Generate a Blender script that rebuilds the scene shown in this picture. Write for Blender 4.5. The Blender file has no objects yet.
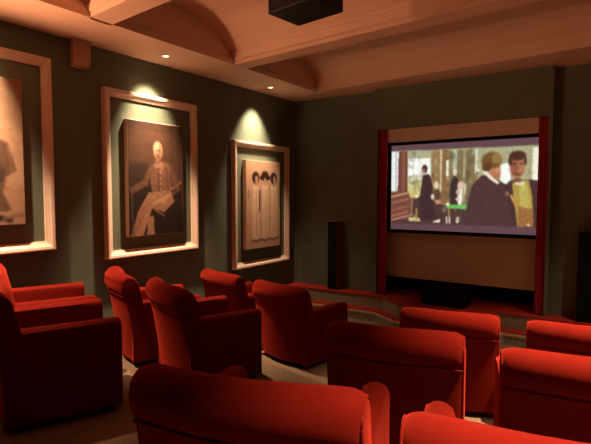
import bpy, bmesh, math, random
import numpy as np
from mathutils import Vector, Matrix

random.seed(3)
SC = bpy.context.scene
COL = SC.collection
S = 1.1            # room units to metres
Z0 = 1.847         # eye height above the lowest floor


def P3(x, y, z):
    return Vector((x * S, y * S, z * S + Z0))


# ------------------------------------------------------------------ materials
def new_mat(name):
    m = bpy.data.materials.new(name)
    m.use_nodes = True
    nt = m.node_tree
    return m, nt, nt.nodes['Principled BSDF']


def mat_plain(name, col, rough=0.6, noise=0.08, scale=8.0, bump=0.0, bscale=200.0, metal=0.0, spec=0.5, sheen=0.0, stint=None):
    m, nt, b = new_mat(name)
    tc = nt.nodes.new('ShaderNodeTexCoord')
    nz = nt.nodes.new('ShaderNodeTexNoise')
    nz.inputs['Scale'].default_value = scale
    nz.inputs['Detail'].default_value = 4
    nt.links.new(tc.outputs['Object'], nz.inputs['Vector'])
    rp = nt.nodes.new('ShaderNodeValToRGB')
    rp.color_ramp.elements[0].position = 0.3
    rp.color_ramp.elements[1].position = 0.7
    rp.color_ramp.elements[0].color = (*[c * (1 - noise) for c in col], 1)
    rp.color_ramp.elements[1].color = (*[min(1, c * (1 + noise)) for c in col], 1)
    nt.links.new(nz.outputs['Fac'], rp.inputs['Fac'])
    nt.links.new(rp.outputs['Color'], b.inputs['Base Color'])
    b.inputs['Roughness'].default_value = rough
    b.inputs['Metallic'].default_value = metal
    b.inputs['Specular IOR Level'].default_value = spec
    if sheen:
        b.inputs['Sheen Weight'].default_value = sheen
        b.inputs['Sheen Roughness'].default_value = 0.55
        b.inputs['Sheen Tint'].default_value = (*(stint or [min(1, c * 1.6) for c in col]), 1)
    if bump:
        n2 = nt.nodes.new('ShaderNodeTexNoise')
        n2.inputs['Scale'].default_value = bscale
        n2.inputs['Detail'].default_value = 3
        nt.links.new(tc.outputs['Object'], n2.inputs['Vector'])
        bp = nt.nodes.new('ShaderNodeBump')
        bp.inputs['Strength'].default_value = bump
        bp.inputs['Distance'].default_value = 0.01
        nt.links.new(n2.outputs['Fac'], bp.inputs['Height'])
        nt.links.new(bp.outputs['Normal'], b.inputs['Normal'])
    return m


def mat_emit(name, col, strength):
    m, nt, b = new_mat(name)
    b.inputs['Base Color'].default_value = (*col, 1)
    b.inputs['Emission Color'].default_value = (*col, 1)
    b.inputs['Emission Strength'].default_value = strength
    return m


def mat_picture(name, emit=0.0, rough=0.6):
    m, nt, b = new_mat(name)
    a = nt.nodes.new('ShaderNodeAttribute')
    a.attribute_name = 'Col'
    b.inputs['Roughness'].default_value = rough
    b.inputs['Specular IOR Level'].default_value = 0.2
    if emit:
        b.inputs['Base Color'].default_value = (0.02, 0.02, 0.02, 1)
        nt.links.new(a.outputs['Color'], b.inputs['Emission Color'])
        b.inputs['Emission Strength'].default_value = emit
    else:
        nt.links.new(a.outputs['Color'], b.inputs['Base Color'])
    return m


M = dict(
    wall=mat_plain('green_wall_fabric', (0.130, 0.150, 0.112), 0.85, 0.10, 3.0, 0.15, 120, spec=0.2),
    mat=mat_plain('green_mat_board', (0.125, 0.140, 0.095), 0.6, 0.05, 4.0),
    plaster=mat_plain('cream_plaster', (0.70, 0.475, 0.36), 0.8, 0.04, 2.0, 0.05, 60, spec=0.2),
    niche=mat_plain('pale_niche_paint', (0.62, 0.46, 0.36), 0.8, 0.04, 2.0, spec=0.2),
    carpet=mat_plain('beige_carpet', (0.24, 0.165, 0.105), 0.95, 0.15, 60.0, 0.5, 300, spec=0.1),
    stage=mat_plain('red_stage_carpet', (0.33, 0.030, 0.018), 0.9, 0.15, 60.0, 0.4, 300, spec=0.1),
    riser=mat_plain('grey_stone_riser', (0.25, 0.24, 0.18), 0.6, 0.10, 14.0),
    nosing=mat_plain('pale_wood_nosing', (0.60, 0.42, 0.27), 0.5, 0.1, 20.0),
    curtain=mat_plain('dark_red_drape', (0.34, 0.014, 0.013), 0.9, 0.12, 10.0, sheen=0.2),
    black=mat_plain('black_velvet', (0.006, 0.006, 0.006), 0.9, 0.1, 10.0, spec=0.1),
    blackp=mat_plain('black_plastic', (0.005, 0.0045, 0.0045), 0.5, 0.1, 10.0, spec=0.3),
    wood=mat_plain('cherry_veneer', (0.14, 0.030, 0.018), 0.5, 0.3, 18.0),
    foot=mat_plain('dark_wood_foot', (0.03, 0.015, 0.01), 0.5, 0.2, 18.0),
    red=mat_plain('red_velvet', (0.115, 0.0062, 0.0036), 0.9, 0.10, 7.0, 0.12, 260, spec=0.03, sheen=0.35, stint=(1.0, 0.095, 0.055)),
    red2=mat_plain('red_piping', (0.115, 0.0062, 0.0036), 0.9, 0.10, 7.0, spec=0.03, sheen=0.35, stint=(1.0, 0.095, 0.055)),
    frame=mat_plain('pale_pink_frame', (0.74, 0.54, 0.43), 0.45, 0.06, 12.0),
    canvas=mat_plain('canvas_edge', (0.62, 0.48, 0.38), 0.7, 0.05, 12.0),
    spk=mat_plain('painted_speaker_case', (0.50, 0.30, 0.21), 0.6, 0.05, 12.0),
    grille=mat_plain('painted_speaker_grille', (0.45, 0.27, 0.19), 0.8, 0.1, 200.0, 0.3, 400),
    metal=mat_plain('dark_metal', (0.05, 0.05, 0.05), 0.4, 0.1, 10.0, metal=0.8),
    ring=mat_plain('white_lamp_ring', (0.75, 0.70, 0.62), 0.4, 0.03, 10.0),
    lamp=mat_emit('glowing_lamp', (1.0, 0.80, 0.52), 5.0),
    fill_bulb=mat_emit('fill_bulb_glow', (1.0, 0.62, 0.34), 5.0),  # glow for the added, unseen uplighters only
    glass=mat_plain('dark_lens', (0.01, 0.01, 0.02), 0.05, 0.0, 10.0),
    film=mat_picture('film_picture', 1.0),
    photo=mat_picture('printed_photograph', 0.0),
)


# ------------------------------------------------------------------ mesh helpers
def link_bm(name, bm, mat, parent=None, smooth=False):
    me = bpy.data.meshes.new(name)
    bmesh.ops.recalc_face_normals(bm, faces=bm.faces[:])
    bm.to_mesh(me)
    bm.free()
    if smooth:
        for p in me.polygons:
            p.use_smooth = True
        me.set_sharp_from_angle(angle=math.radians(38))
    me.materials.append(mat)
    o = bpy.data.objects.new(name, me)
    COL.objects.link(o)
    if parent:
        o.parent = parent
    return o


def thing(name, label, cat, loc=(0, 0, 0), rz=0.0, group=None):
    o = bpy.data.objects.new(name, None)
    o.empty_display_size = 0.1
    COL.objects.link(o)
    o.location = loc
    o.rotation_euler = (0, 0, rz)
    o['label'] = label
    o['category'] = cat
    if group:
        o['group'] = group
    return o


def tag(o, label, cat, group=None):
    o['label'] = label
    o['category'] = cat
    if group:
        o['group'] = group
    return o


def struct(o, label=None):
    o['kind'] = 'structure'
    if label:
        o['label'] = label
    return o


def add_box(bm, lo, hi, bev=0.0, seg=2):
    r = bmesh.ops.create_cube(bm, size=1.0)
    vs = r['verts']
    for v in vs:
        v.co = Vector([(lo[i] + hi[i]) / 2 + v.co[i] * (hi[i] - lo[i]) for i in range(3)])
    if bev:
        es = list({e for v in vs for e in v.link_edges})
        bmesh.ops.bevel(bm, geom=es, offset=bev, segments=seg, affect='EDGES', profile=0.5)


def box(name, lo, hi, mat, parent=None, bev=0.0, seg=2, smooth=False):
    bm = bmesh.new()
    add_box(bm, lo, hi, bev, seg)
    return link_bm(name, bm, mat, parent, smooth)


def rbox(name, lo, hi, mat, parent=None, bev=0.0):      # box in room units
    a, b = P3(*lo), P3(*hi)
    return box(name, a, b, mat, parent, bev)


def add_prism(bm, pts, axis_fn, a, b):
    """closed outline pts swept from a to b; axis_fn(p, t) -> Vector"""
    v0 = [bm.verts.new(axis_fn(p, a)) for p in pts]
    v1 = [bm.verts.new(axis_fn(p, b)) for p in pts]
    n = len(pts)
    for i in range(n):
        bm.faces.new((v0[i], v0[(i + 1) % n], v1[(i + 1) % n], v1[i]))
    bm.faces.new(v0)
    bm.faces.new(list(reversed(v1)))


def add_tube(bm, path, r, n=6, closed=False):
    rings = []
    L = len(path)
    for i, p in enumerate(path):
        p = Vector(p)
        a = Vector(path[(i - 1) % L] if (closed or i > 0) else path[i])
        b = Vector(path[(i + 1) % L] if (closed or i < L - 1) else path[i])
        t = (b - a).normalized()
        u = t.cross(Vector((0.13, 0.21, 0.97)))
        if u.length < 1e-3:
            u = t.cross(Vector((1, 0, 0)))
        u.normalize()
        w = t.cross(u)
        rings.append([bm.verts.new(p + (u * math.cos(2 * math.pi * k / n) + w * math.sin(2 * math.pi * k / n)) * r) for k in range(n)])
    m = L if closed else L - 1
    for i in range(m):
        A, B = rings[i], rings[(i + 1) % L]
        for k in range(n):
            bm.faces.new((A[k], A[(k + 1) % n], B[(k + 1) % n], B[k]))
    if not closed:
        bm.faces.new(rings[0])
        bm.faces.new(rings[-1])


def add_lathe(bm, prof, n=24, cap=True):
    rings = [[bm.verts.new((r * math.cos(2 * math.pi * k / n), r * math.sin(2 * math.pi * k / n), z)) for k in range(n)] for r, z in prof]
    for i in range(len(prof) - 1):
        for k in range(n):
            bm.faces.new((rings[i][k], rings[i][(k + 1) % n], rings[i + 1][(k + 1) % n], rings[i + 1][k]))
    if cap:
        bm.faces.new(rings[0])
        bm.faces.new(rings[-1])


# ------------------------------------------------------------------ painted pictures (flat prints / the film still)
def lin(c):
    return np.array([((v / 255.0) / 12.92 if v / 255.0 < 0.04045 else ((v / 255.0 + 0.055) / 1.055) ** 2.4) for v in c])


class Paint:
    def __init__(s, w, h, bg):
        s.w, s.h = w, h
        s.a = np.zeros((h, w, 3)) + np.array(bg, float)
        s.X, s.Y = np.meshgrid((np.arange(w) + 0.5) / w, (np.arange(h) + 0.5) / h)

    def put(s, mask, c, al=1.0):
        k = (mask * al)[..., None]
        s.a = s.a * (1 - k) + np.array(c, float) * k

    def rect(s, x0, y0, x1, y1, c, al=1.0):
        s.put(((s.X >= x0) & (s.X <= x1) & (s.Y >= y0) & (s.Y <= y1)).astype(float), c, al)

    def ell(s, x, y, rx, ry, c, al=1.0, ang=0.0):
        dx, dy = (s.X - x), (s.Y - y) * s.h / s.w
        ry = ry * s.h / s.w
        ca, sa = math.cos(ang), math.sin(ang)
        u, v = (dx * ca + dy * sa) / rx, (-dx * sa + dy * ca) / ry
        s.put(np.clip((1.15 - np.sqrt(u * u + v * v)) / 0.3, 0, 1), c, al)

    def poly(s, pts, c, al=1.0):
        ins = np.zeros_like(s.X, bool)
        n = len(pts)
        for i in range(n):
            x0, y0 = pts[i]
            x1, y1 = pts[(i + 1) % n]
            if y0 == y1:
                continue
            cond = ((y0 > s.Y) != (y1 > s.Y)) & (s.X < (x1 - x0) * (s.Y - y0) / (y1 - y0) + x0)
            ins ^= cond
        s.put(ins.astype(float), c, al)

    def line(s, x0, y0, x1, y1, wd, c, al=1.0):
        asp = s.h / s.w
        dx, dy = x1 - x0, (y1 - y0) * asp
        L2 = dx * dx + dy * dy
        t = np.clip(((s.X - x0) * dx + (s.Y - y0) * asp * dy) / L2, 0, 1)
        d = np.hypot(s.X - x0 - t * dx, (s.Y - y0) * asp - t * dy)
        s.put(np.clip((wd - d) / (wd * 0.5), 0, 1), c, al)

    def blur(s, n=1):
        for _ in range(n):
            p = np.pad(s.a, ((1, 1), (1, 1), (0, 0)), mode='edge')
            s.a = (p[:-2, 1:-1] + p[2:, 1:-1] + p[1:-1, :-2] + p[1:-1, 2:] + 2 * p[1:-1, 1:-1]) / 6

    def noise(s, amp, seed=1):
        r = np.random.default_rng(seed)
        g = r.normal(size=(s.h, s.w))
        p = np.pad(g, 1, mode='edge')
        g = (p[:-2, 1:-1] + p[2:, 1:-1] + p[1:-1, :-2] + p[1:-1, 2:] + 2 * p[1:-1, 1:-1]) / 6
        s.a = s.a * (1 + amp * g[..., None])

    def mesh(s, name, corner, mat, parent):
        """corner(u, v) -> position; v runs downwards"""
        s.a = np.clip(s.a, 0, 255)
        bm = bmesh.new()
        vs = [[bm.verts.new(corner(i / (s.w - 1), j / (s.h - 1))) for i in range(s.w)] for j in range(s.h)]
        for j in range(s.h - 1):
            for i in range(s.w - 1):
                bm.faces.new((vs[j][i], vs[j + 1][i], vs[j + 1][i + 1], vs[j][i + 1]))
        me = bpy.data.meshes.new(name)
        bm.to_mesh(me)
        bm.free()
        at = me.color_attributes.new('Col', 'FLOAT_COLOR', 'POINT')
        x = s.a / 255.0
        l = np.where(x < 0.04045, x / 12.92, ((x + 0.055) / 1.055) ** 2.4)
        rgba = np.concatenate([l, np.ones((s.h, s.w, 1))], axis=2).reshape(-1)
        at.data.foreach_set('color', rgba.astype(np.float32))
        me.materials.append(mat)
        o = bpy.data.objects.new(name, me)
        COL.objects.link(o)
        o.parent = parent
        return o


# ------------------------------------------------------------------ room dimensions (room units)
RW = 4.82                     # room width
YB = -1.15                    # back wall
YF = 6.00                     # front wall beside the bay
YBAY = 5.86                   # face of the screen bay
FL = (-1.444, -1.640, -1.847)  # tier heights in metres relative to the eye
NX0, NX1, NZ0, NZ1 = 1.426, 3.455, -1.36, 0.853
SOFF = 1.39

# floor: three fanned tiers, one mesh
E1 = [(0, 2.62), (0.85, 2.48), (1.65, 2.24), (2.4, 2.12), (3.2, 2.08), (4.0, 2.10), (5.302, 2.10)]
E2 = [(0, 3.95), (1.2, 3.70), (2.4, 3.46), (3.6, 3.46), (5.302, 3.50)]
bm = bmesh.new()


def tier(bm, front, back, z):
    pts = list(front) + list(reversed(back))
    add_prism(bm, pts, lambda p, t: Vector((p[0], p[1], t)), -0.25, z)


tier(bm, [(0, YB * S), (5.302, YB * S)], E1, FL[0] + Z0)
tier(bm, E1, E2, FL[1] + Z0)
tier(bm, E2, [(0, YF * S + 0.05), (5.302, YF * S + 0.05)], 0.0)
fl = struct(link_bm('floor', bm, M['carpet']))

HT = 2.0
for nm, lo, hi in (('wall_left', (-0.15, YB, -1.9), (0, YF, HT)), ('wall_right', (RW, YB, -1.9), (RW + 0.15, YF, HT)),
                   ('wall_back', (-0.15, YB - 0.15, -1.9), (RW + 0.15, YB, HT))):
    struct(rbox(nm, lo, hi, M['wall']))
# front wall: two side panels, bay frame around the niche
bm = bmesh.new()
BX0, BX1 = 1.385, 3.490


def rb(bm, lo, hi):
    add_box(bm, P3(*lo), P3(*hi))


rb(bm, (-0.15, YF, -1.9), (BX0, YF + 0.45, HT))
rb(bm, (BX1, YF, -1.9), (RW + 0.15, YF + 0.45, HT))
rb(bm, (BX0, YBAY, -1.9), (NX0, YF + 0.45, HT))
rb(bm, (NX1, YBAY, -1.9), (BX1, YF + 0.45, HT))
rb(bm, (NX0, YBAY, NZ1), (NX1, YF + 0.45, HT))
struct(link_bm('wall_front', bm, M['wall']))
struct(rbox('wall_niche', (NX0, 6.10, -1.13), (NX1, 6.16, NZ1 + 0.01), M['niche']))
struct(rbox('trim_1', (NX0 - 0.03, 6.45, -1.9), (NX1 + 0.03, 6.50, NZ1 + 0.02), M['black']))        # black back of the recess under the pale wall
struct(rbox('trim_2', (NX0 + 0.001, 5.925, 0.68), (NX1 - 0.001, 5.955, NZ1), M['niche']))           # pelmet over the screen
struct(rbox('trim_3', (0.001, YF - 0.014, -1.36), (0.03, YF - 0.001, SOFF), M['wall']))   # corner bead

# stage ledge with a step
def stage_edge(off):
    return [(0.0, 5.74 - off), (1.55, 5.80 - off), (1.88, 5.50 - off), (2.80, 5.50 - off), (3.02, 5.78 - off), (RW, 5.74 - off)]


def poly_slab(name, outline, z0, z1, mat):
    bm = bmesh.new()
    add_prism(bm, outline, lambda p, t: P3(p[0], p[1], t), z0, z1)
    return link_bm(name, bm, mat)


zf = -1.847 / S
back_edge = [(RW, 6.449), (0, 6.449)]
struct(poly_slab('stage', stage_edge(0) + back_edge, zf, -1.375, M['riser']))
struct(poly_slab('stage_carpet', [(x, y - 0.012) for x, y in stage_edge(0)] + back_edge, -1.375, -1.36, M['stage']))
SE = [(0.0, 5.60), (1.50, 5.64), (1.88, 5.40), (2.85, 5.40), (3.10, 5.62), (RW, 5.60)]
SB = list(reversed([(x, y - 0.001) for x, y in stage_edge(0)]))
struct(poly_slab('stage_step', SE + SB, zf, -1.545, M['riser']))
struct(poly_slab('step_nosing', [(x, y - 0.01) for x, y in SE] + list(reversed([(x, y + 0.03) for x, y in SE])), -1.575, -1.545, M['nosing']))
struct(poly_slab('step_carpet', SE + SB, -1.545, -1.53, M['stage']))

# ------------------------------------------------------------------ ceiling
SK = 0.07                                          # the beams run very slightly out of square


def sk(x, y):
    return y - SK * (x - 0.62)


IX0, IX1 = 0.62, RW - 0.62
# soffits (perimeter boxes)
bm = bmesh.new()
rb(bm, (0.0, YB, SOFF), (IX0, YF, HT))
struct(link_bm('trim_4', bm, M['plaster']))
bm = bmesh.new()
rb(bm, (IX1, YB, SOFF), (RW, YF, HT))
struct(link_bm('trim_5', bm, M['plaster']))
bm = bmesh.new()
add_prism(bm, [(IX0, sk(IX0, 5.55)), (IX1, sk(IX1, 5.55)), (IX1, YF), (IX0, YF)], lambda p, t: P3(p[0], p[1], t), SOFF - 0.004, HT)
struct(link_bm('trim_6', bm, M['plaster']))
# cornice strip along the inner edges
for nm, x0, x1 in (('trim_7', IX0, IX0 + 0.03), ('trim_8', IX1 - 0.03, IX1)):
    bm = bmesh.new()
    pr = [(x0, SOFF), (x1, SOFF), (x1, SOFF + 0.05), ((x0 + x1) / 2, SOFF + 0.075), (x0, SOFF + 0.08)]
    if nm == 'trim_8':
        pr = [(x1, SOFF), (x0, SOFF), (x0, SOFF + 0.05), ((x0 + x1) / 2, SOFF + 0.075), (x1, SOFF + 0.08)]
    add_prism(bm, pr, lambda p, t: P3(p[0], t, p[1]), YB, sk(IX0, 5.55) - (0.2 if nm == 'trim_8' else 0))
    struct(link_bm(nm, bm, M['plaster']))
# barrel vaults between the beams, one ceiling mesh
SPR, CRN = 1.53, 1.77
beams = [(-1.17, -0.90), (0.51, 0.78), (2.19, 2.46), (3.87, 4.14), (5.55, 5.82)]
bm = bmesh.new()
for i in range(4):
    y0, y1 = beams[i][1], beams[i + 1][0]
    n = 20
    rows = []
    for x in (IX0 - 0.02, IX1 + 0.02):
        row = []
        for k in range(n + 1):
            t = k / n
            h = CRN - SPR
            c = (y1 - y0) / 2
            R = (c * c + h * h) / (2 * h)
            yy = (t - 0.5) * 2 * c
            zz = SPR + math.sqrt(R * R - yy * yy) - (R - h)
            row.append(P3(x, sk(x, y0 + t * (y1 - y0)), zz))
        rows.append(row)
    lo = [[bm.verts.new(p) for p in r] for r in rows]
    hi = [[bm.verts.new(p + Vector((0, 0, 0.12))) for p in r] for r in rows]
    for k in range(n):
        bm.faces.new((lo[0][k], lo[0][k + 1], lo[1][k + 1], lo[1][k]))
        bm.faces.new((hi[0][k], hi[1][k], hi[1][k + 1], hi[0][k + 1]))
    for e in (0, n):
        bm.faces.new((lo[0][e], lo[1][e], hi[1][e], hi[0][e]))
    bm.faces.new([v for v in lo[0]] + list(reversed(hi[0])))
    bm.faces.new([v for v in lo[1]] + list(reversed(hi[1])))
rb(bm, (-0.15, YB - 0.15, HT), (RW + 0.15, YF + 0.45, HT + 0.1))
struct(link_bm('ceiling', bm, M['plaster']))
# beams with a stepped moulding
nb = 9
for (y0, y1) in beams[:4]:
    bm = bmesh.new()
    pr = [(y0, SPR + 0.10), (y0, SPR - 0.02), (y0 + 0.012, SPR - 0.03), (y0 + 0.012, SOFF + 0.045), (y0 + 0.035, SOFF + 0.035),
          (y0 + 0.035, SOFF), (y1 - 0.035, SOFF), (y1 - 0.035, SOFF + 0.035), (y1 - 0.012, SOFF + 0.045), (y1 - 0.012, SPR - 0.03), (y1, SPR - 0.02), (y1, SPR + 0.10)]
    v0 = [bm.verts.new(P3(IX0, sk(IX0, p[0]), p[1])) for p in pr]
    v1 = [bm.verts.new(P3(IX1, sk(IX1, p[0]), p[1])) for p in pr]
    n = len(pr)
    for i in range(n):
        bm.faces.new((v0[i], v0[(i + 1) % n], v1[(i + 1) % n], v1[i]))
    bm.faces.new(v0)
    bm.faces.new(list(reversed(v1)))
    struct(link_bm('trim_%d' % nb, bm, M['plaster']))
    # corbel block at the left end
    nb += 1

# ------------------------------------------------------------------ armchairs
LN, HB, HA, AW = 0.878, 0.86, 0.627, 0.125
PROF = [(0.19, 0.055), (0.165, 0.22), (0.14, 0.40), (0.112, 0.56), (0.084, 0.680), (0.068, 0.700), (0.055, 0.735), (0.050, 0.772), (0.060, 0.812), (0.086, 0.842),
        (0.120, 0.858), (0.160, 0.854), (0.198, 0.828), (0.226, 0.785), (0.242, 0.72), (0.262, 0.62), (0.290, 0.50), (0.318, 0.38), (0.335, 0.25), (0.335, 0.055)]


PROF = [(y, z + 0.035 * min(1.0, max(0.0, (z - 0.45) / 0.33))) for y, z in PROF]


def build_chair(W=0.788, name='red_armchair', cat='armchair', nseat=1):
    t = thing(name, 'x', cat)

    def back_y(x):
        return 0.085 * (2 * x / W) ** 2 - 0.035

    # backrest
    bm = bmesh.new()
    cy = sum(p[0] for p in PROF) / len(PROF)
    cz = sum(p[1] for p in PROF) / len(PROF)
    st = []
    hw = W / 2
    for x, ins in ((-hw, 0.032), (-hw + 0.006, 0.020), (-hw + 0.016, 0.010), (-hw + 0.030, 0.005), (-hw + 0.05, 0.0), (-0.34 * W, 0), (-0.22 * W, 0), (-0.11 * W, 0), (0, 0), (0.11 * W, 0), (0.22 * W, 0), (0.34 * W, 0),
                   (hw - 0.05, 0.0), (hw - 0.030, 0.005), (hw - 0.016, 0.010), (hw - 0.006, 0.020), (hw, 0.032)):
        st.append((x, ins))
    rings = []
    for x, ins in st:
        ring = []
        for i, (y, z) in enumerate(PROF):
            ya, za = PROF[i - 1]
            yb, zb = PROF[(i + 1) % len(PROF)]
            d = Vector((yb - ya, zb - za)).normalized()
            nrm = Vector((d.y, -d.x))           # inward for this winding
            ins2 = ins * (1.0 if z > 0.6 else 0.5)
            yy, zz = y + nrm.x * ins2, z + nrm.y * ins2
            zz = max(zz, 0.055)
            ring.append(bm.verts.new((x, yy + back_y(x), zz - (0.022 * (2 * x / W) ** 4 if z > 0.66 else 0))))
        rings.append(ring)
    n = len(PROF)
    for a, b in zip(rings[:-1], rings[1:]):
        for i in range(n):
            bm.faces.new((a[i], a[(i + 1) % n], b[(i + 1) % n], b[i]))
    bm.faces.new(rings[0])
    bm.faces.new(list(reversed(rings[-1])))
    bk = link_bm('backrest', bm, M['red'], t, True)
    # piping: the seam under the roll and both end panels
    bm = bmesh.new()
    xs = [(-hw + 0.01) + (W - 0.02) * k / 16 for k in range(17)]
    add_tube(bm, [(x, 0.082 + back_y(x), 0.700 - 0.022 * (2 * x / W) ** 4) for x in xs], 0.007)
    for sx in (-1, 1):
        x = sx * (hw - 0.007)
        path = []
        for k in range(1, len(PROF) - 1):
            y, z = PROF[k]
            d = Vector((PROF[k + 1][0] - PROF[k - 1][0], PROF[k + 1][1] - PROF[k - 1][1])).normalized()
            q = 0.018 * (1.0 if z > 0.6 else 0.5)
            path.append((x, y + d.y * q + back_y(x), z - d.x * q - (0.022 if z > 0.66 else 0)))
        add_tube(bm, path, 0.006)
    link_bm('piping', bm, M['red2'], bk, True)
    # arms
    for sx in (-1, 1):
        bm = bmesh.new()
        x0, x1 = hw - AW, hw - 0.004
        pr = [(x0, 0.055), (x0, HA - 0.05), (x0 + 0.010, HA - 0.020), (x0 + 0.035, HA - 0.004), ((x0 + x1) / 2, HA), (x1 - 0.035, HA - 0.004), (x1 - 0.010, HA - 0.020), (x1, HA - 0.05), (x1, 0.055)]
        cx_ = (x0 + x1) / 2
        rg = []
        for y, ins in ((0.20, 0), (0.45, 0), (0.70, 0), (LN - 0.03, 0), (LN - 0.008, 0.006), (LN, 0.02)):
            rg.append([bm.verts.new((sx * (cx_ + (px - cx_) * (1 - ins / 0.0625)), y, pz - (ins if pz > 0.3 else 0))) for px, pz in pr])
        for a, b in zip(rg[:-1], rg[1:]):
            for i in range(len(pr) - 1):
                bm.faces.new((a[i], a[i + 1], b[i + 1], b[i]))
            bm.faces.new((a[-1], a[0], b[0], b[-1]))
        bm.faces.new(rg[0])
        bm.faces.new(rg[-1])
        link_bm('armrest', bm, M['red'], t, True)
    # seat
    ix = hw - AW - 0.004
    for q in range(nseat):
        a = -ix + 2 * ix * q / nseat + 0.002
        b = -ix + 2 * ix * (q + 1) / nseat - 0.002
        sc_ = box('seat_cushion', (a, 0.30, 0.30), (b, LN + 0.02, 0.475), M['red'], t, 0.04, 4, True)
        bm = bmesh.new()
        add_tube(bm, [(a + 0.03, 0.34, 0.469), (b - 0.03, 0.34, 0.469), (b - 0.012, LN - 0.03, 0.462), (b - 0.03, LN + 0.008, 0.462), (a + 0.03, LN + 0.008, 0.462), (a + 0.012, LN - 0.03, 0.462)], 0.006, 6, True)
        link_bm('piping', bm, M['red2'], sc_, True)
    box('seat_base', (-ix, 0.30, 0.055), (ix, LN - 0.02, 0.302), M['red'], t, 0.012)
    for fx in (-hw + 0.07, hw - 0.07):
        for fy in (0.27, LN - 0.07):
            bm = bmesh.new()
            add_lathe(bm, [(0.022, 0), (0.030, 0.06)], 12)
            f = link_bm('foot', bm, M['foot'], t, False)
            f.location = (fx, fy, 0)
    return t


def copy_tree(o, parent=None):
    c = o.copy()
    COL.objects.link(c)
    if parent:
        c.parent = parent
        c.matrix_parent_inverse = o.matrix_parent_inverse.copy()
    for ch in list(o.children):
        copy_tree(ch, c)
    return c


R = math.radians
CH = [
    (1.1785, 1.230, -23, 0, 'red velvet armchair at the left edge, its big dark side turned this way'),
    (0.42, 1.542, -23, 0, 'red armchair at the left wall, mostly hidden, orange armrests showing beyond the dark-sided chair'),
    (3.615, 0.998, 17.2, 0, 'nearest red velvet armchair, seen from behind at the middle of the bottom edge'),
    (4.541, 1.091, 15, 0, 'red velvet armchair with only its bright back top showing at the bottom right'),
    (0.395, 2.72, -26, 1, 'red armchair beside the wall below the seated man portrait, back edge brightly lit'),
    (1.31, 2.548, -20.7, 1, 'red armchair in shadow just right of the one below the seated man portrait'),
    (3.544, 2.368, 13.9, 1, 'broad dark-backed red armchair in the centre, directly behind the nearest armchair'),
    (4.515, 2.43, 14, 1, 'red armchair at the right edge in the middle row, bright rolled top over dark back'),
    (0.413, 4.143, -13.8, 2, 'red armchair beside the wall below the three women picture, glowing orange top'),
    (1.492, 3.921, -11.2, 2, 'dim red armchair in front of the left tower speaker'),
    (3.437, 3.756, 11, 2, 'red armchair below the middle of the screen with a lit top edge'),
    (4.40, 3.89, 9, 2, 'front row red armchair at the right, below the right tower speaker'),
]
proto = None
for (x, y, a, f, lab) in CH:
    o = build_chair() if proto is None else copy_tree(proto)
    proto = proto or o
    o.location = (x, y, FL[f] + Z0)
    o.rotation_euler = (0, 0, R(a))
    if lab.startswith('nearest'):
        o.scale = (1.035, 1, 0.965)
    o['label'] = lab
    o['group'] = 'red cinema armchairs'


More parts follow.
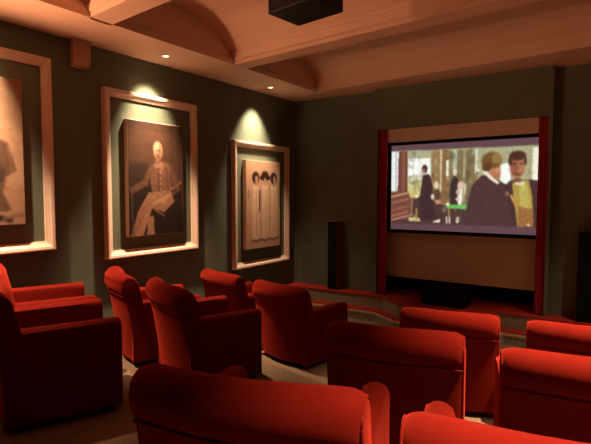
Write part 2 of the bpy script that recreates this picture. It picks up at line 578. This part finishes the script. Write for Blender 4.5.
# ------------------------------------------------------------------ framed pictures on the left wall
def portrait_seated():
    p = Paint(84, 126, (66, 41, 28))
    p.ell(0.25, 0.22, 0.5, 0.3, (92, 60, 42), 0.5)
    p.rect(0.0, 0.0, 1.0, 0.08, (60, 38, 26), 0.6)
    p.rect(0.80, 0.0, 1.0, 0.9, (86, 56, 40), 0.5)
    p.ell(0.2, 0.5, 0.3, 0.14, (42, 26, 18), 0.7)
    p.rect(0, 0.80, 1, 1, (38, 24, 17), 0.8)
    # chair dark mass, seated figure in a plain belted jacket
    p.poly([(0.0, 0.58), (0.3, 0.50), (0.95, 0.55), (0.98, 1.0), (0.0, 1.0)], (36, 22, 16), 0.9)
    p.poly([(0.38, 0.40), (0.46, 0.36), (0.62, 0.35), (0.76, 0.40), (0.82, 0.62), (0.70, 0.68), (0.42, 0.66), (0.36, 0.50)], (112, 76, 57))
    p.line(0.40, 0.42, 0.30, 0.53, 0.075, (104, 70, 52))
    p.line(0.30, 0.53, 0.06, 0.60, 0.06, (98, 66, 49))
    p.line(0.36, 0.50, 0.34, 0.62, 0.02, (44, 28, 20), 0.8)
    p.line(0.77, 0.43, 0.88, 0.58, 0.07, (98, 66, 50))
    p.line(0.88, 0.58, 0.66, 0.66, 0.055, (106, 72, 54))
    p.line(0.74, 0.48, 0.80, 0.60, 0.018, (58, 37, 27), 0.8)
    p.ell(0.60, 0.37, 0.20, 0.03, (128, 90, 68), 0.5)
    p.poly([(0.46, 0.38), (0.56, 0.46), (0.62, 0.37), (0.58, 0.34), (0.48, 0.35)], (150, 108, 82))
    p.rect(0.50, 0.40, 0.56, 0.62, (88, 58, 42), 0.7)
    for k in range(4):
        p.ell(0.56, 0.44 + 0.05 * k, 0.018, 0.012, (170, 126, 98))
    p.line(0.66, 0.40, 0.72, 0.66, 0.02, (86, 56, 40), 0.8)
    p.line(0.40, 0.64, 0.86, 0.60, 0.018, (60, 38, 28))
    p.ell(0.52, 0.245, 0.080, 0.080, (186, 146, 116))
    p.ell(0.505, 0.215, 0.07, 0.045, (206, 168, 138), 0.8)
    p.ell(0.555, 0.255, 0.03, 0.06, (122, 84, 62), 0.7)
    p.ell(0.495, 0.245, 0.014, 0.008, (70, 42, 30))
    p.ell(0.535, 0.245, 0.014, 0.008, (70, 42, 30))
    p.line(0.485, 0.285, 0.53, 0.285, 0.012, (92, 58, 44))
    p.ell(0.515, 0.33, 0.05, 0.04, (120, 82, 62))
    # crossed legs
    p.poly([(0.34, 0.62), (0.74, 0.60), (0.82, 0.70), (0.62, 0.80), (0.40, 0.76), (0.22, 1.0), (0.02, 1.0), (0.16, 0.78)], (150, 106, 80))
    p.poly([(0.26, 0.82), (0.38, 0.78), (0.24, 1.0), (0.12, 1.0)], (176, 126, 96), 0.8)
    p.poly([(0.32, 0.84), (0.42, 0.82), (0.44, 1.0), (0.30, 1.0)], (162, 116, 90))
    p.line(0.42, 0.72, 0.72, 0.64, 0.03, (186, 140, 110), 0.7)
    p.line(0.46, 0.78, 0.62, 0.83, 0.02, (140, 98, 74), 0.8)
    p.ell(0.60, 0.69, 0.07, 0.035, (178, 130, 102))
    p.line(0.55, 0.66, 0.95, 0.52, 0.018, (136, 96, 74))
    p.line(0.06, 0.60, 0.06, 0.98, 0.02, (96, 62, 46), 0.7)
    p.a *= np.array([0.80, 0.80, 0.82])
    p.noise(0.12, 4)
    p.blur(1)
    return p


def picture_women():
    p = Paint(72, 108, (190, 150, 124))
    p.rect(0, 0.85, 1, 1, (184, 146, 120), 0.6)
    for (x, hat) in ((0.27, 0), (0.54, 1), (0.80, 0)):
        p.poly([(x - 0.09, 0.28), (x + 0.08, 0.28), (x + 0.13, 0.56), (x + 0.13, 0.90), (x - 0.13, 0.90), (x - 0.13, 0.56)], (212, 176, 150))
        p.line(x - 0.10, 0.30, x - 0.13, 0.88, 0.014, (168, 130, 106), 0.8)
        p.line(x + 0.03, 0.34, x + 0.02, 0.86, 0.012, (160, 122, 98), 0.6)
        p.line(x + 0.10, 0.32, x + 0.13, 0.88, 0.012, (164, 126, 102), 0.7)
        if hat:
            p.ell(x, 0.190, 0.155, 0.038, (42, 27, 20))
            p.ell(x, 0.160, 0.10, 0.045, (46, 29, 22))
            p.ell(x, 0.225, 0.04, 0.032, (178, 134, 108))
        else:
            p.ell(x, 0.195, 0.10, 0.068, (46, 29, 22))
            p.ell(x + 0.025, 0.215, 0.042, 0.045, (178, 136, 110))
            p.poly([(x - 0.02, 0.25), (x + 0.05, 0.25), (x + 0.05, 0.29), (x - 0.02, 0.29)], (170, 128, 104))
        for k in range(3):
            p.ell(x - 0.09 + k * 0.09, 0.905 + 0.012 * (k % 2), 0.045, 0.014, (92, 64, 50), 0.85)
    p.line(0.385, 0.34, 0.375, 0.58, 0.022, (70, 46, 36))
    p.line(0.98, 0.22, 0.97, 0.54, 0.018, (120, 88, 70), 0.6)
    p.line(0.07, 0.34, 0.06, 0.42, 0.02, (110, 80, 62), 0.7)
    p.noise(0.04, 7)
    p.blur(1)
    return p


def picture_standing():
    p = Paint(64, 96, (168, 128, 102))
    p.ell(0.7, 0.2, 0.5, 0.3, (178, 138, 110), 0.6)
    p.rect(0, 0.72, 1, 1, (150, 112, 90), 0.5)
    p.poly([(0.35, 0.40), (0.62, 0.37), (0.84, 0.44), (0.92, 0.62), (0.82, 0.67), (0.78, 0.78), (0.86, 0.90), (0.3, 0.92), (0.3, 0.5)], (96, 68, 54))
    p.poly([(0.62, 0.60), (0.82, 0.62), (0.78, 0.71), (0.58, 0.71)], (62, 43, 34), 0.8)
    p.ell(0.54, 0.28, 0.10, 0.075, (186, 144, 118))
    p.ell(0.54, 0.225, 0.11, 0.05, (64, 44, 35))
    p.line(0.68, 0.40, 0.76, 0.62, 0.02, (70, 49, 39), 0.8)
    p.line(0.84, 0.46, 0.88, 0.64, 0.016, (128, 94, 76), 0.7)
    p.poly([(0.25, 0.86), (0.6, 0.86), (0.92, 0.96), (0.96, 1.0), (0.2, 1.0)], (156, 120, 98))
    p.line(0.45, 0.90, 0.84, 0.965, 0.035, (34, 23, 18))
    p.line(0.78, 0.955, 0.97, 0.93, 0.025, (120, 90, 74))
    p.a *= 0.88
    p.noise(0.06, 9)
    p.blur(1)
    return p


def framed(y0, y1, z0, z1, py0, py1, pz0, pz1, painter, label):
    c = P3(0, (y0 + y1) / 2, z0)
    t = thing('framed_picture', label, 'picture', c, 0, 'framed pictures on the left wall')
    fw, fd = 0.078, 0.052

    def L(x, y, z):
        return P3(x, y, z) - c

    # moulding: profile mitred round the rectangle (d = distance in from the outer edge, h = height off the wall)
    prof = [(0, 0.001), (0, fd), (0.012, fd + 0.010), (0.034, fd + 0.006), (0.046, fd - 0.006), (0.066, 0.034), (fw, 0.030), (fw, 0.001)]
    bm = bmesh.new()
    rings = []
    for (cy, cz, sy, sz) in ((y0, z0, 1, 1), (y1, z0, -1, 1), (y1, z1, -1, -1), (y0, z1, 1, -1)):
        rings.append([bm.verts.new(L(h, cy + sy * d, cz + sz * d)) for d, h in prof])
    for k in range(4):
        a, b = rings[k], rings[(k + 1) % 4]
        for i in range(len(prof)):
            j = (i + 1) % len(prof)
            bm.faces.new((a[i], a[j], b[j], b[i]))
    link_bm('frame', bm, M['frame'], t)
    lo, hi = L(0.001, y0 + fw - 0.005, z0 + fw - 0.005), L(0.010, y1 - fw + 0.005, z1 - fw + 0.005)
    box('mat_board', lo, hi, M['mat'], t)
    pd = 0.065
    pn = box('picture_panel', L(0.010, py0, pz0), L(pd, py1, pz1), M['canvas'], t, 0.003)
    pp = painter()
    pp.mesh('print', lambda u, v: L(pd + 0.0015, py0 + 0.004 + u * (py1 - py0 - 0.008), pz1 - 0.004 - v * (pz1 - pz0 - 0.008)), M['photo'], pn)
    return t


framed(1.02, 2.225, -0.49, 1.165, 1.20, 1.965, -0.25, 0.925, picture_standing, 'large framed photograph cut by the left edge, showing a standing figure on a pale ground')
framed(2.725, 3.925, -0.64, 1.025, 2.965, 3.69, -0.435, 0.75, portrait_seated, 'middle framed picture on the left wall, dark portrait of a seated man in a jacket')
framed(4.555, 5.765, -0.985, 0.69, 4.765, 5.51, -0.74, 0.45, picture_women, 'framed picture nearest the corner showing three women in long white dresses')

# ------------------------------------------------------------------ wall speaker
c = P3(0, 2.50, 1.14)
t = thing('wall_speaker', 'small brown boxed speaker high on the left wall between two framed pictures', 'speaker', c)
bm = bmesh.new()
hw_, hh = 0.082 * S, 0.255 * S
pr = [(0.0, 0.0), (0.055, 0.010), (0.082, 0.035), (0.098, 0.09), (0.102, hh), (0.0, hh)]
add_prism(bm, pr, lambda p, q: Vector((p[0], q, p[1])), -hw_, hw_)
bmesh.ops.bevel(bm, geom=bm.edges[:], offset=0.012, segments=3, affect='EDGES')
link_bm('cabinet', bm, M['spk'], t, False)
bm = bmesh.new()
add_prism(bm, [(0.096, 0.095), (0.103, 0.095), (0.107, hh - 0.02), (0.100, hh - 0.02)], lambda p, q: Vector((p[0], q, p[1])), -hw_ + 0.018, hw_ - 0.018)
link_bm('grille', bm, M['grille'], t)

# ------------------------------------------------------------------ projector hung under the second vault
c = P3(2.37, 2.70, 1.20)
t = thing('projector', 'black video projector hanging from the ceiling at the top of the photo', 'projector', c, R(-7))
hx, hy, hz = 0.200 * S, 0.155 * S, 0.165 * S
box('body', (-hx, -hy, 0), (hx, hy, hz), M['blackp'], t, 0.012, 3)
bm = bmesh.new()
add_lathe(bm, [(0.050, 0), (0.054, 0.02), (0.046, 0.055), (0.040, 0.055), (0.034, 0.03)], 24)
o = link_bm('lens_barrel', bm, M['metal'], t, True)
o.location = (0, hy - 0.01, hz * 0.5)
o.rotation_euler = (R(-90), 0, 0)
bm = bmesh.new()
add_lathe(bm, [(0.001, 0.052), (0.020, 0.050), (0.038, 0.040), (0.038, 0.036)], 24)
g = link_bm('lens_glass', bm, M['glass'], o, True)
for k in range(2):
    bm = bmesh.new()
    for q in range(7):
        zz = hz * 0.25 + q * 0.013
        add_box(bm, (-0.07, -0.003, zz), (0.07, 0.003, zz + 0.006))
    v = link_bm('vent_grille', bm, M['metal'], t)
    v.location = ((-0.11 if k else 0.11), -hy - 0.001, 0)
bm = bmesh.new()
for sx in (-1, 1):
    for sy in (-1, 1):
        add_tube(bm, [(sx * 0.09, sy * 0.09, hz), (sx * 0.03, sy * 0.03, hz + 0.05)], 0.008, 8)
add_tube(bm, [(0, 0, hz + 0.045), (0, 0, 0.60)], 0.02, 12)
add_box(bm, (-0.045, -0.045, hz + 0.04), (0.045, 0.045, hz + 0.055))
link_bm('ceiling_mount', bm, M['metal'], t)

# ------------------------------------------------------------------ recessed downlights and their light
def spot(loc, aim, power, col, angle, blend, rad=0.03):
    l = bpy.data.lights.new('downlight_beam', 'SPOT')
    l.energy = power
    l.color = col
    l.spot_size = R(angle)
    l.spot_blend = blend
    l.shadow_soft_size = rad
    o = bpy.data.objects.new('downlight_beam', l)
    COL.objects.link(o)
    o.location = loc
    o.rotation_euler = Vector(aim).to_track_quat('-Z', 'Y').to_euler()
    return o


WARM = (1.0, 0.75, 0.48)
WARM2 = (1.0, 0.66, 0.40)
DL = [(0.31, 1.55, 'recessed ceiling lamp above the picture cut by the left edge', 1.0), (0.31, 3.26, 'recessed ceiling lamp glowing above the seated man portrait', 1.0),
      (0.31, 4.98, 'recessed ceiling lamp glowing above the three women picture', 1.0),
      (RW - 0.31, 1.05, 'recessed ceiling lamp over the right aisle at the back', 0.50), (RW - 0.31, 2.35, 'recessed ceiling lamp over the right aisle, second from the back', 0.62),
      (RW - 0.31, 3.60, 'recessed ceiling lamp over the right aisle beside the front row', 0.75), (RW - 0.31, 4.9, 'recessed ceiling lamp over the right aisle near the screen', 0.10)]
P_LEFT, P_SPILL, P_RIGHT, P_UP = 320.0, 850.0, 2250.0, 255.0
for i, (x, y, lab, k) in enumerate(DL):
    c = P3(x, y, SOFF)
    t = thing('recessed_downlight', lab, 'ceiling lamp', c, 0, 'recessed ceiling lamps')
    bm = bmesh.new()
    add_lathe(bm, [(0.036, -0.001), (0.055, -0.001), (0.055, -0.006), (0.036, -0.010)], 24, cap=False)
    link_bm('trim_ring', bm, M['ring'], t, True)
    bm = bmesh.new()
    add_lathe(bm, [(0.001, -0.003), (0.036, -0.003), (0.036, -0.001)], 24)
    link_bm('lamp', bm, M['lamp'], t)
    left = x < 2
    lp = c + Vector((0, 0, -0.02))
    if left:
        spot(lp, (-0.42, 0, -1), P_LEFT, WARM, 64, 1.0)          # bright core of the reflector lamp
        spot(lp, (0.06, 0, -1), P_SPILL * (0.2 if y > 4.5 else 1.0), WARM2, 66, 1.0)        # its soft spill
    else:
        spot(lp, (-0.15 if y < 3 else -0.24, 0, -1), P_RIGHT * k, WARM2, 54 if y < 3 else 62, 1.0)

# ------------------------------------------------------------------ added uplighter bowls on the left wall, out of view, to brighten the ceiling
for x, y, lab in ((0.0, 0.75, 'added unseen fill uplighter on the left wall, nearer the pictures'), (0.0, -0.55, 'added unseen fill uplighter on the left wall, nearer the back corner')):
    c = P3(x, y, 0.45)
    t = thing('added_uplighter', lab, 'added fill lamp', c, 0, 'added fill uplighters on the left wall')
    bm = bmesh.new()
    add_lathe(bm, [(0.02, -0.10), (0.08, -0.08), (0.125, -0.03), (0.14, 0.03), (0.134, 0.03), (0.118, -0.026), (0.075, -0.073), (0.018, -0.092)], 24)
    o = link_bm('bowl', bm, M['ring'], t, True)
    o.location = (0.155, 0, 0)
    box('back_plate', (0.001, -0.05, -0.08), (0.03, 0.05, 0.02), M['ring'], t, 0.004)
    bm = bmesh.new()
    bmesh.ops.create_uvsphere(bm, u_segments=12, v_segments=8, radius=0.025)
    o = link_bm('fill_bulb', bm, M['fill_bulb'], t, True)
    o.location = (0.155, 0, -0.03)
    u = spot(c + Vector((0.155, 0, 0.018)), (0.62, 0.78, 0.42), P_UP, (1.0, 0.46, 0.235), 76, 0.8, 0.09)  # added fill light for the vaults and beams
    u.name = u.data.name = 'ceiling_fill_beam'

# ------------------------------------------------------------------ projection screen
SX0, SX1, SZ0, SZ1 = 1.527, 3.400, -0.512, 0.683
c = P3((SX0 + SX1) / 2, 6.0, SZ0)
t = thing('projection_screen', 'lit projection screen with black border showing a film scene of men in dark suits', 'projection screen', c)


def LS(x, y, z):
    return P3(x, y, z) - c


bm = bmesh.new()
bw = 0.042
prof = [(0, 0.0), (0, -0.035), (0.006, -0.04), (bw - 0.006, -0.04), (bw, -0.030), (bw, 0.0)]
rings = []
for (cx_, cz_, sx, sz) in ((SX0, SZ0, 1, 1), (SX1, SZ0, -1, 1), (SX1, SZ1, -1, -1), (SX0, SZ1, 1, -1)):
    rings.append([bm.verts.new(LS(cx_ + sx * d, 6.0 + h, cz_ + sz * d)) for d, h in prof])
for k in range(4):
    a, b = rings[k], rings[(k + 1) % 4]
    for i in range(len(prof)):
        j = (i + 1) % len(prof)
        bm.faces.new((a[i], a[j], b[j], b[i]))
link_bm('border', bm, M['black'], t)
bm = bmesh.new()
a, b = LS(SX0 + 0.005, 6.001, SZ0 + 0.005), LS(SX1 - 0.005, 6.098, SZ1 - 0.005)
add_box(bm, a, b)
link_bm('backing', bm, M['black'], t)


def film():
    # coordinates below: X 65..528, Y 42..312 over the whole lit area
    def U(x):
        return (x - 65) / 463.0

    def V(x, y):
        k = (x - 65) / 463.0
        top, bot = 52 - 35 * k, 309 + 12 * k
        return (y - top) / (bot - top)

    def Q(pts):
        return [(U(x), V(x, y)) for x, y in pts]

    p = Paint(260, 156, (96, 66, 72))
    bar = (99, 70, 77)
    D = (80, 54, 54)
    p.poly(Q([(65, 70), (528, 43), (528, 297), (65, 290)]), (134, 112, 76))
    p.poly(Q([(65, 70), (528, 43), (528, 66), (65, 88)]), (158, 158, 122))
    # left window and timber
    p.poly(Q([(67, 72), (95, 70), (95, 190), (67, 192)]), (236, 240, 240))
    p.line(*Q([(84, 72)])[0], *Q([(84, 188)])[0], 0.006, (178, 176, 176))
    p.poly(Q([(93, 70), (123, 68), (127, 215), (90, 215)]), (112, 66, 56))
    p.poly(Q([(104, 70), (116, 70), (116, 200), (104, 200)]), (138, 84, 66))
    # bright window with garden
    p.poly(Q([(126, 86), (205, 84), (205, 200), (126, 200)]), (226, 230, 206))
    p.poly(Q([(128, 92), (200, 90), (200, 150), (128, 150)]), (250, 252, 248))
    p.poly(Q([(126, 160), (180, 152), (180, 210), (126, 210)]), (206, 200, 136))
    p.ell(U(150), V(150, 146), 0.05, 0.025, (190, 200, 150), 0.8)
    p.poly(Q([(124, 68), (210, 64), (210, 86), (124, 90)]), (168, 168, 134))
    # curtains, columns
    p.poly(Q([(205, 66), (262, 60), (262, 235), (205, 235)]), (152, 122, 80))
    p.line(*Q([(238, 62)])[0], *Q([(238, 200)])[0], 0.007, (232, 222, 186))
    p.line(*Q([(222, 66)])[0], *Q([(222, 200)])[0], 0.008, (150, 124, 84), 0.8)
    p.poly(Q([(241, 62), (259, 60), (259, 225), (241, 225)]), (140, 104, 66))
    p.poly(Q([(255, 92), (271, 90), (271, 142), (255, 142)]), (252, 250, 222))
    p.poly(Q([(262, 64), (335, 58), (335, 240), (262, 240)]), (124, 110, 78), 0.85)
    p.poly(Q([(276, 62), (290, 60), (290, 130), (276, 130)]), (176, 186, 156))
    p.line(*Q([(312, 62)])[0], *Q([(312, 220)])[0], 0.010, (190, 178, 132), 0.8)
    p.line(*Q([(328, 60)])[0], *Q([(328, 200)])[0], 0.006, (122, 116, 84), 0.8)
    p.line(*Q([(348, 60)])[0], *Q([(348, 130)])[0], 0.010, (222, 224, 206))
    # dark foreground band
    p.poly(Q([(120, 214), (180, 205), (250, 232), (330, 236), (330, 297), (65, 290), (65, 260)]), D, 0.95)
    # soft reflections and mottling of the busy room behind
    rr = np.random.default_rng(11)
    for _ in range(130):
        x, y = rr.uniform(126, 350), rr.uniform(70, 285)
        k = rr.uniform(-1, 1)
        p.ell(U(x), V(x, y), rr.uniform(0.006, 0.020), rr.uniform(0.012, 0.05), (236, 222, 186) if k > 0.35 else (72, 46, 40), rr.uniform(0.08, 0.30))
    for _ in range(40):
        x, y = rr.uniform(330, 520), rr.uniform(170, 290)
        p.ell(U(x), V(x, y), rr.uniform(0.01, 0.04), rr.uniform(0.03, 0.08), (92, 60, 60), rr.uniform(0.05, 0.2))
    # counter at the left
    p.poly(Q([(65, 196), (130, 190), (140, 230), (128, 276), (65, 282)]), (122, 72, 60))
    for yy, cc in ((203, (196, 168, 120)), (222, (160, 112, 92)), (244, (150, 96, 76)), (262, (176, 112, 84))):
        p.line(*Q([(66, yy + 6)])[0], *Q([(130, yy - 8)])[0], 0.008, cc, 0.9)
    p.line(*Q([(68, 280)])[0], *Q([(145, 262)])[0], 0.007, (190, 140, 116), 0.9)
    # flowers and table bits
    p.ell(U(149), V(149, 201), 0.028, 0.035, (206, 190, 104))
    p.ell(U(158), V(158, 206), 0.012, 0.02, (240, 232, 190))
    p.line(*Q([(142, 215)])[0], *Q([(140, 262)])[0], 0.006, (170, 140, 90))
    p.poly(Q([(132, 270), (172, 272), (172, 282), (130, 282)]), (206, 190, 130))
    p.line(*Q([(158, 244)])[0], *Q([(158, 276)])[0], 0.008, (176, 140, 66))
    # first man, standing with his back turned
    p.poly(Q([(178, 142), (190, 132), (203, 142), (213, 178), (214, 232), (228, 276), (170, 280), (166, 220), (172, 185)]), (66, 44, 46))
    p.ell(U(184), V(184, 121), 0.021, 0.048, (70, 46, 38))
    p.ell(U(181), V(181, 126), 0.010, 0.026, (176, 120, 88), 0.9)
    p.line(*Q([(182, 136)])[0], *Q([(190, 136)])[0], 0.007, (236, 228, 210))
    # seated guests
    p.ell(U(224), V(224, 170), 0.018, 0.040, (228, 208, 168))
    p.ell(U(228), V(228, 200), 0.028, 0.06, (92, 62, 50), 0.9)
    p.ell(U(212), V(212, 206), 0.012, 0.03, (232, 220, 206))
    p.ell(U(229), V(229, 222), 0.016, 0.026, (204, 142, 110))
    p.poly(Q([(214, 283), (238, 274), (238, 285), (214, 286)]), (236, 228, 214))
    # white-haired man by the column
    p.poly(Q([(274, 150), (283, 140), (294, 150), (298, 190), (294, 228), (270, 228), (268, 180)]), (62, 48, 44))
    p.ell(U(283), V(283, 130), 0.015, 0.038, (222, 208, 176))
    # pale dressed figure and the green card table
    p.poly(Q([(292, 176), (300, 166), (308, 178), (306, 228), (294, 228)]), (244, 236, 230))
    p.ell(U(302), V(302, 170), 0.022, 0.045, (226, 190, 172))
    p.ell(U(294), V(294, 190), 0.014, 0.03, (220, 176, 160))
    p.ell(U(293), V(293, 212), 0.014, 0.02, (228, 190, 176))
    p.poly(Q([(258, 230), (320, 229), (320, 243), (256, 240)]), (104, 190, 86))
    p.ell(U(262), V(262, 228), 0.012, 0.018, (236, 232, 200))
    p.line(*Q([(265, 242)])[0], *Q([(268, 268)])[0], 0.008, (170, 134, 78))
    for x in (259, 268):
        p.line(*Q([(x, 268)])[0], *Q([(x + 1, 286)])[0], 0.007, (232, 214, 200))
    p.line(*Q([(295, 270)])[0], *Q([(293, 284)])[0], 0.008, (232, 214, 200))
    p.line(*Q([(317, 166)])[0], *Q([(316, 196)])[0], 0.006, (226, 214, 196))
    # bright doorway behind the two men
    p.poly(Q([(352, 58), (528, 46), (528, 160), (352, 190)]), (176, 172, 134))
    for x in (366, 432, 452, 498, 516):
        p.line(*Q([(x, 60)])[0], *Q([(x, 160)])[0], 0.006, (150, 146, 116), 0.7)
    p.poly(Q([(418, 104), (448, 96), (448, 165), (420, 170)]), (250, 250, 244))
    p.poly(Q([(506, 52), (526, 50), (526, 150), (506, 150)]), (240, 238, 214))
    p.ell(U(352), V(352, 122), 0.014, 0.03, (224, 216, 194))
    p.ell(U(352), V(352, 130), 0.008, 0.012, (90, 80, 64))
    # man turned away: suit, collar, brown hair, cheek
    p.poly(Q([(318, 292), (324, 220), (336, 172), (362, 140), (384, 132), (412, 150), (438, 166), (456, 200), (468, 297), (318, 296)]), D)
    p.ell(U(404), V(404, 128), 0.034, 0.085, (184, 116, 82))
    p.ell(U(410), V(410, 112), 0.022, 0.06, (206, 150, 112), 0.8)
    p.ell(U(393), V(393, 92), 0.064, 0.092, (116, 82, 44))
    p.ell(U(408), V(408, 84), 0.030, 0.060, (164, 132, 76), 0.7)
    p.ell(U(380), V(380, 112), 0.030, 0.050, (96, 62, 36))
    p.ell(U(396), V(396, 122), 0.012, 0.028, (190, 122, 86))
    p.poly(Q([(364, 126), (378, 124), (402, 148), (418, 158), (410, 164), (388, 148)]), (234, 226, 206))
    # man facing: dark hair, face, pale waistcoat, jacket
    p.poly(Q([(432, 168), (448, 152), (500, 148), (526, 152), (526, 296), (462, 297)]), (74, 48, 50))
    p.poly(Q([(452, 160), (474, 150), (498, 150), (508, 200), (514, 294), (470, 294), (462, 230)]), (176, 148, 70))
    p.poly(Q([(470, 160), (492, 156), (504, 220), (500, 250), (478, 240)]), (196, 182, 96), 0.8)
    p.poly(Q([(470, 230), (512, 240), (514, 294), (472, 294)]), (150, 96, 58), 0.8)
    p.ell(U(466), V(466, 108), 0.047, 0.125, (176, 116, 84))
    p.ell(U(458), V(458, 112), 0.022, 0.085, (140, 84, 62), 0.8)
    p.ell(U(466), V(466, 76), 0.050, 0.050, (76, 48, 36))
    p.ell(U(446), V(446, 92), 0.012, 0.055, (80, 50, 38))
    p.ell(U(487), V(487, 92), 0.010, 0.045, (92, 60, 44))
    p.ell(U(457), V(457, 101), 0.012, 0.009, (82, 48, 38))
    p.ell(U(476), V(476, 100), 0.012, 0.009, (82, 48, 38))
    p.line(*Q([(466, 102)])[0], *Q([(468, 118)])[0], 0.008, (150, 94, 70))
    p.ell(U(468), V(468, 133), 0.022, 0.015, (110, 62, 48), 0.9)
    p.ell(U(468), V(468, 150), 0.024, 0.022, (122, 76, 52), 0.9)
    p.poly(Q([(462, 156), (474, 160), (486, 154), (486, 164), (474, 164), (462, 166)]), (228, 228, 214))
    # hands with a glass
    p.poly(Q([(446, 196), (454, 196), (468, 224), (462, 232)]), (206, 142, 76))
    p.ell(U(440), V(440, 192), 0.012, 0.025, (150, 100, 80))
    p.ell(U(500), V(500, 288), 0.007, 0.014, (236, 222, 200))
    # letterbox bars
    p.noise(0.10, 5)
    p.poly(Q([(60, 40), (540, 5), (540, 42.5), (60, 69.5)]), bar)
    p.poly(Q([(60, 289), (540, 296), (540, 340), (60, 340)]), bar)
    p.blur(3)
    return p


film().mesh('screen_image', lambda u, v: LS(SX0 + bw - 0.004 + u * (SX1 - SX0 - 2 * bw + 0.008), 5.999, SZ1 - bw + 0.004 - v * (SZ1 - SZ0 - 2 * bw + 0.008)), M['film'], t)


# ------------------------------------------------------------------ curtains at both sides of the screen
def curtain(x0, x1, label):
    bm = bmesh.new()
    n = 28
    top, bot = 0.850, -1.357
    A, B = [], []
    for k in range(n + 1):
        u = k / n
        x = x0 + u * (x1 - x0)
        y = 5.900 + 0.012 * math.sin(u * 2 * math.pi * 3.0)
        A.append((x, y))
    th = 0.008
    out = A + [(x, y + th) for x, y in reversed(A)]
    c0 = P3((x0 + x1) / 2, 5.900, bot)
    add_prism(bm, out, lambda p, q: P3(p[0], p[1], q) - c0, bot, top)
    o = link_bm('curtain', bm, M['curtain'])
    o.location = c0
    return tag(o, label, 'curtain', 'curtains beside the screen')


curtain(NX0 + 0.003, 1.548, 'narrow dark red curtain on the left side of the projection screen')
curtain(3.352, NX1 - 0.002, 'narrow dark red curtain on the right side of the projection screen')


# ------------------------------------------------------------------ tower speakers
def tower(x, y, rz, label):
    c = P3(x, y, -1.36)
    t = thing('tower_speaker', label, 'speaker', c, rz, 'tower speakers on the stage')
    w, d, h = 0.086, 0.088, 1.07
    box('cabinet', (-w, -d + 0.012, 0.02), (w, d, h), M['wood'], t, 0.006)
    box('grille', (-w + 0.003, -d - 0.006, 0.03), (w - 0.003, -d + 0.012, h - 0.005), M['black'], t, 0.006)
    box('base', (-w - 0.006, -d - 0.004, 0), (w + 0.006, d, 0.02), M['blackp'], t, 0.003)


tower(0.765, 5.905, R(-10), 'slim black tower speaker on the stage, left of the projection screen')
tower(3.835, 5.90, R(8), 'black tower speaker at the right edge, right of the projection screen')
# centre speaker below the screen
c = P3(2.385, 5.80, -1.36)
t = thing('center_speaker', 'low black box speaker on the stage under the projection screen', 'speaker', c)
box('cabinet', (-0.29, -0.14, 0.02), (0.29, 0.16, 0.245), M['black'], t, 0.008)
box('grille', (-0.28, -0.156, 0.03), (0.28, -0.139, 0.235), M['black'], t, 0.004)
box('base', (-0.25, -0.11, 0), (0.25, 0.13, 0.02), M['blackp'], t)

# ------------------------------------------------------------------ world, camera, view
w = bpy.data.worlds.new('world')
w.use_nodes = True
w.node_tree.nodes['Background'].inputs['Color'].default_value = (0.0, 0.0, 0.0, 1)
SC.world = w
cam = bpy.data.cameras.new('camera')
cam.sensor_width = 36.0
cam.lens = 36.0 * 475.0 / 591.0
cam.clip_start = 0.02
co = bpy.data.objects.new('camera', cam)
COL.objects.link(co)
co.location = (math.tan(R(34.75)) * 6.6, 0.0, Z0)
co.rotation_euler = (R(90) - math.atan(28 / 475.0), 0, R(34.75))
SC.camera = co
vs = SC.view_settings
vs.view_transform = 'Standard'
vs.look = 'None'
vs.gamma = 1.0
vs.exposure = 0.0
vs.use_curve_mapping = False
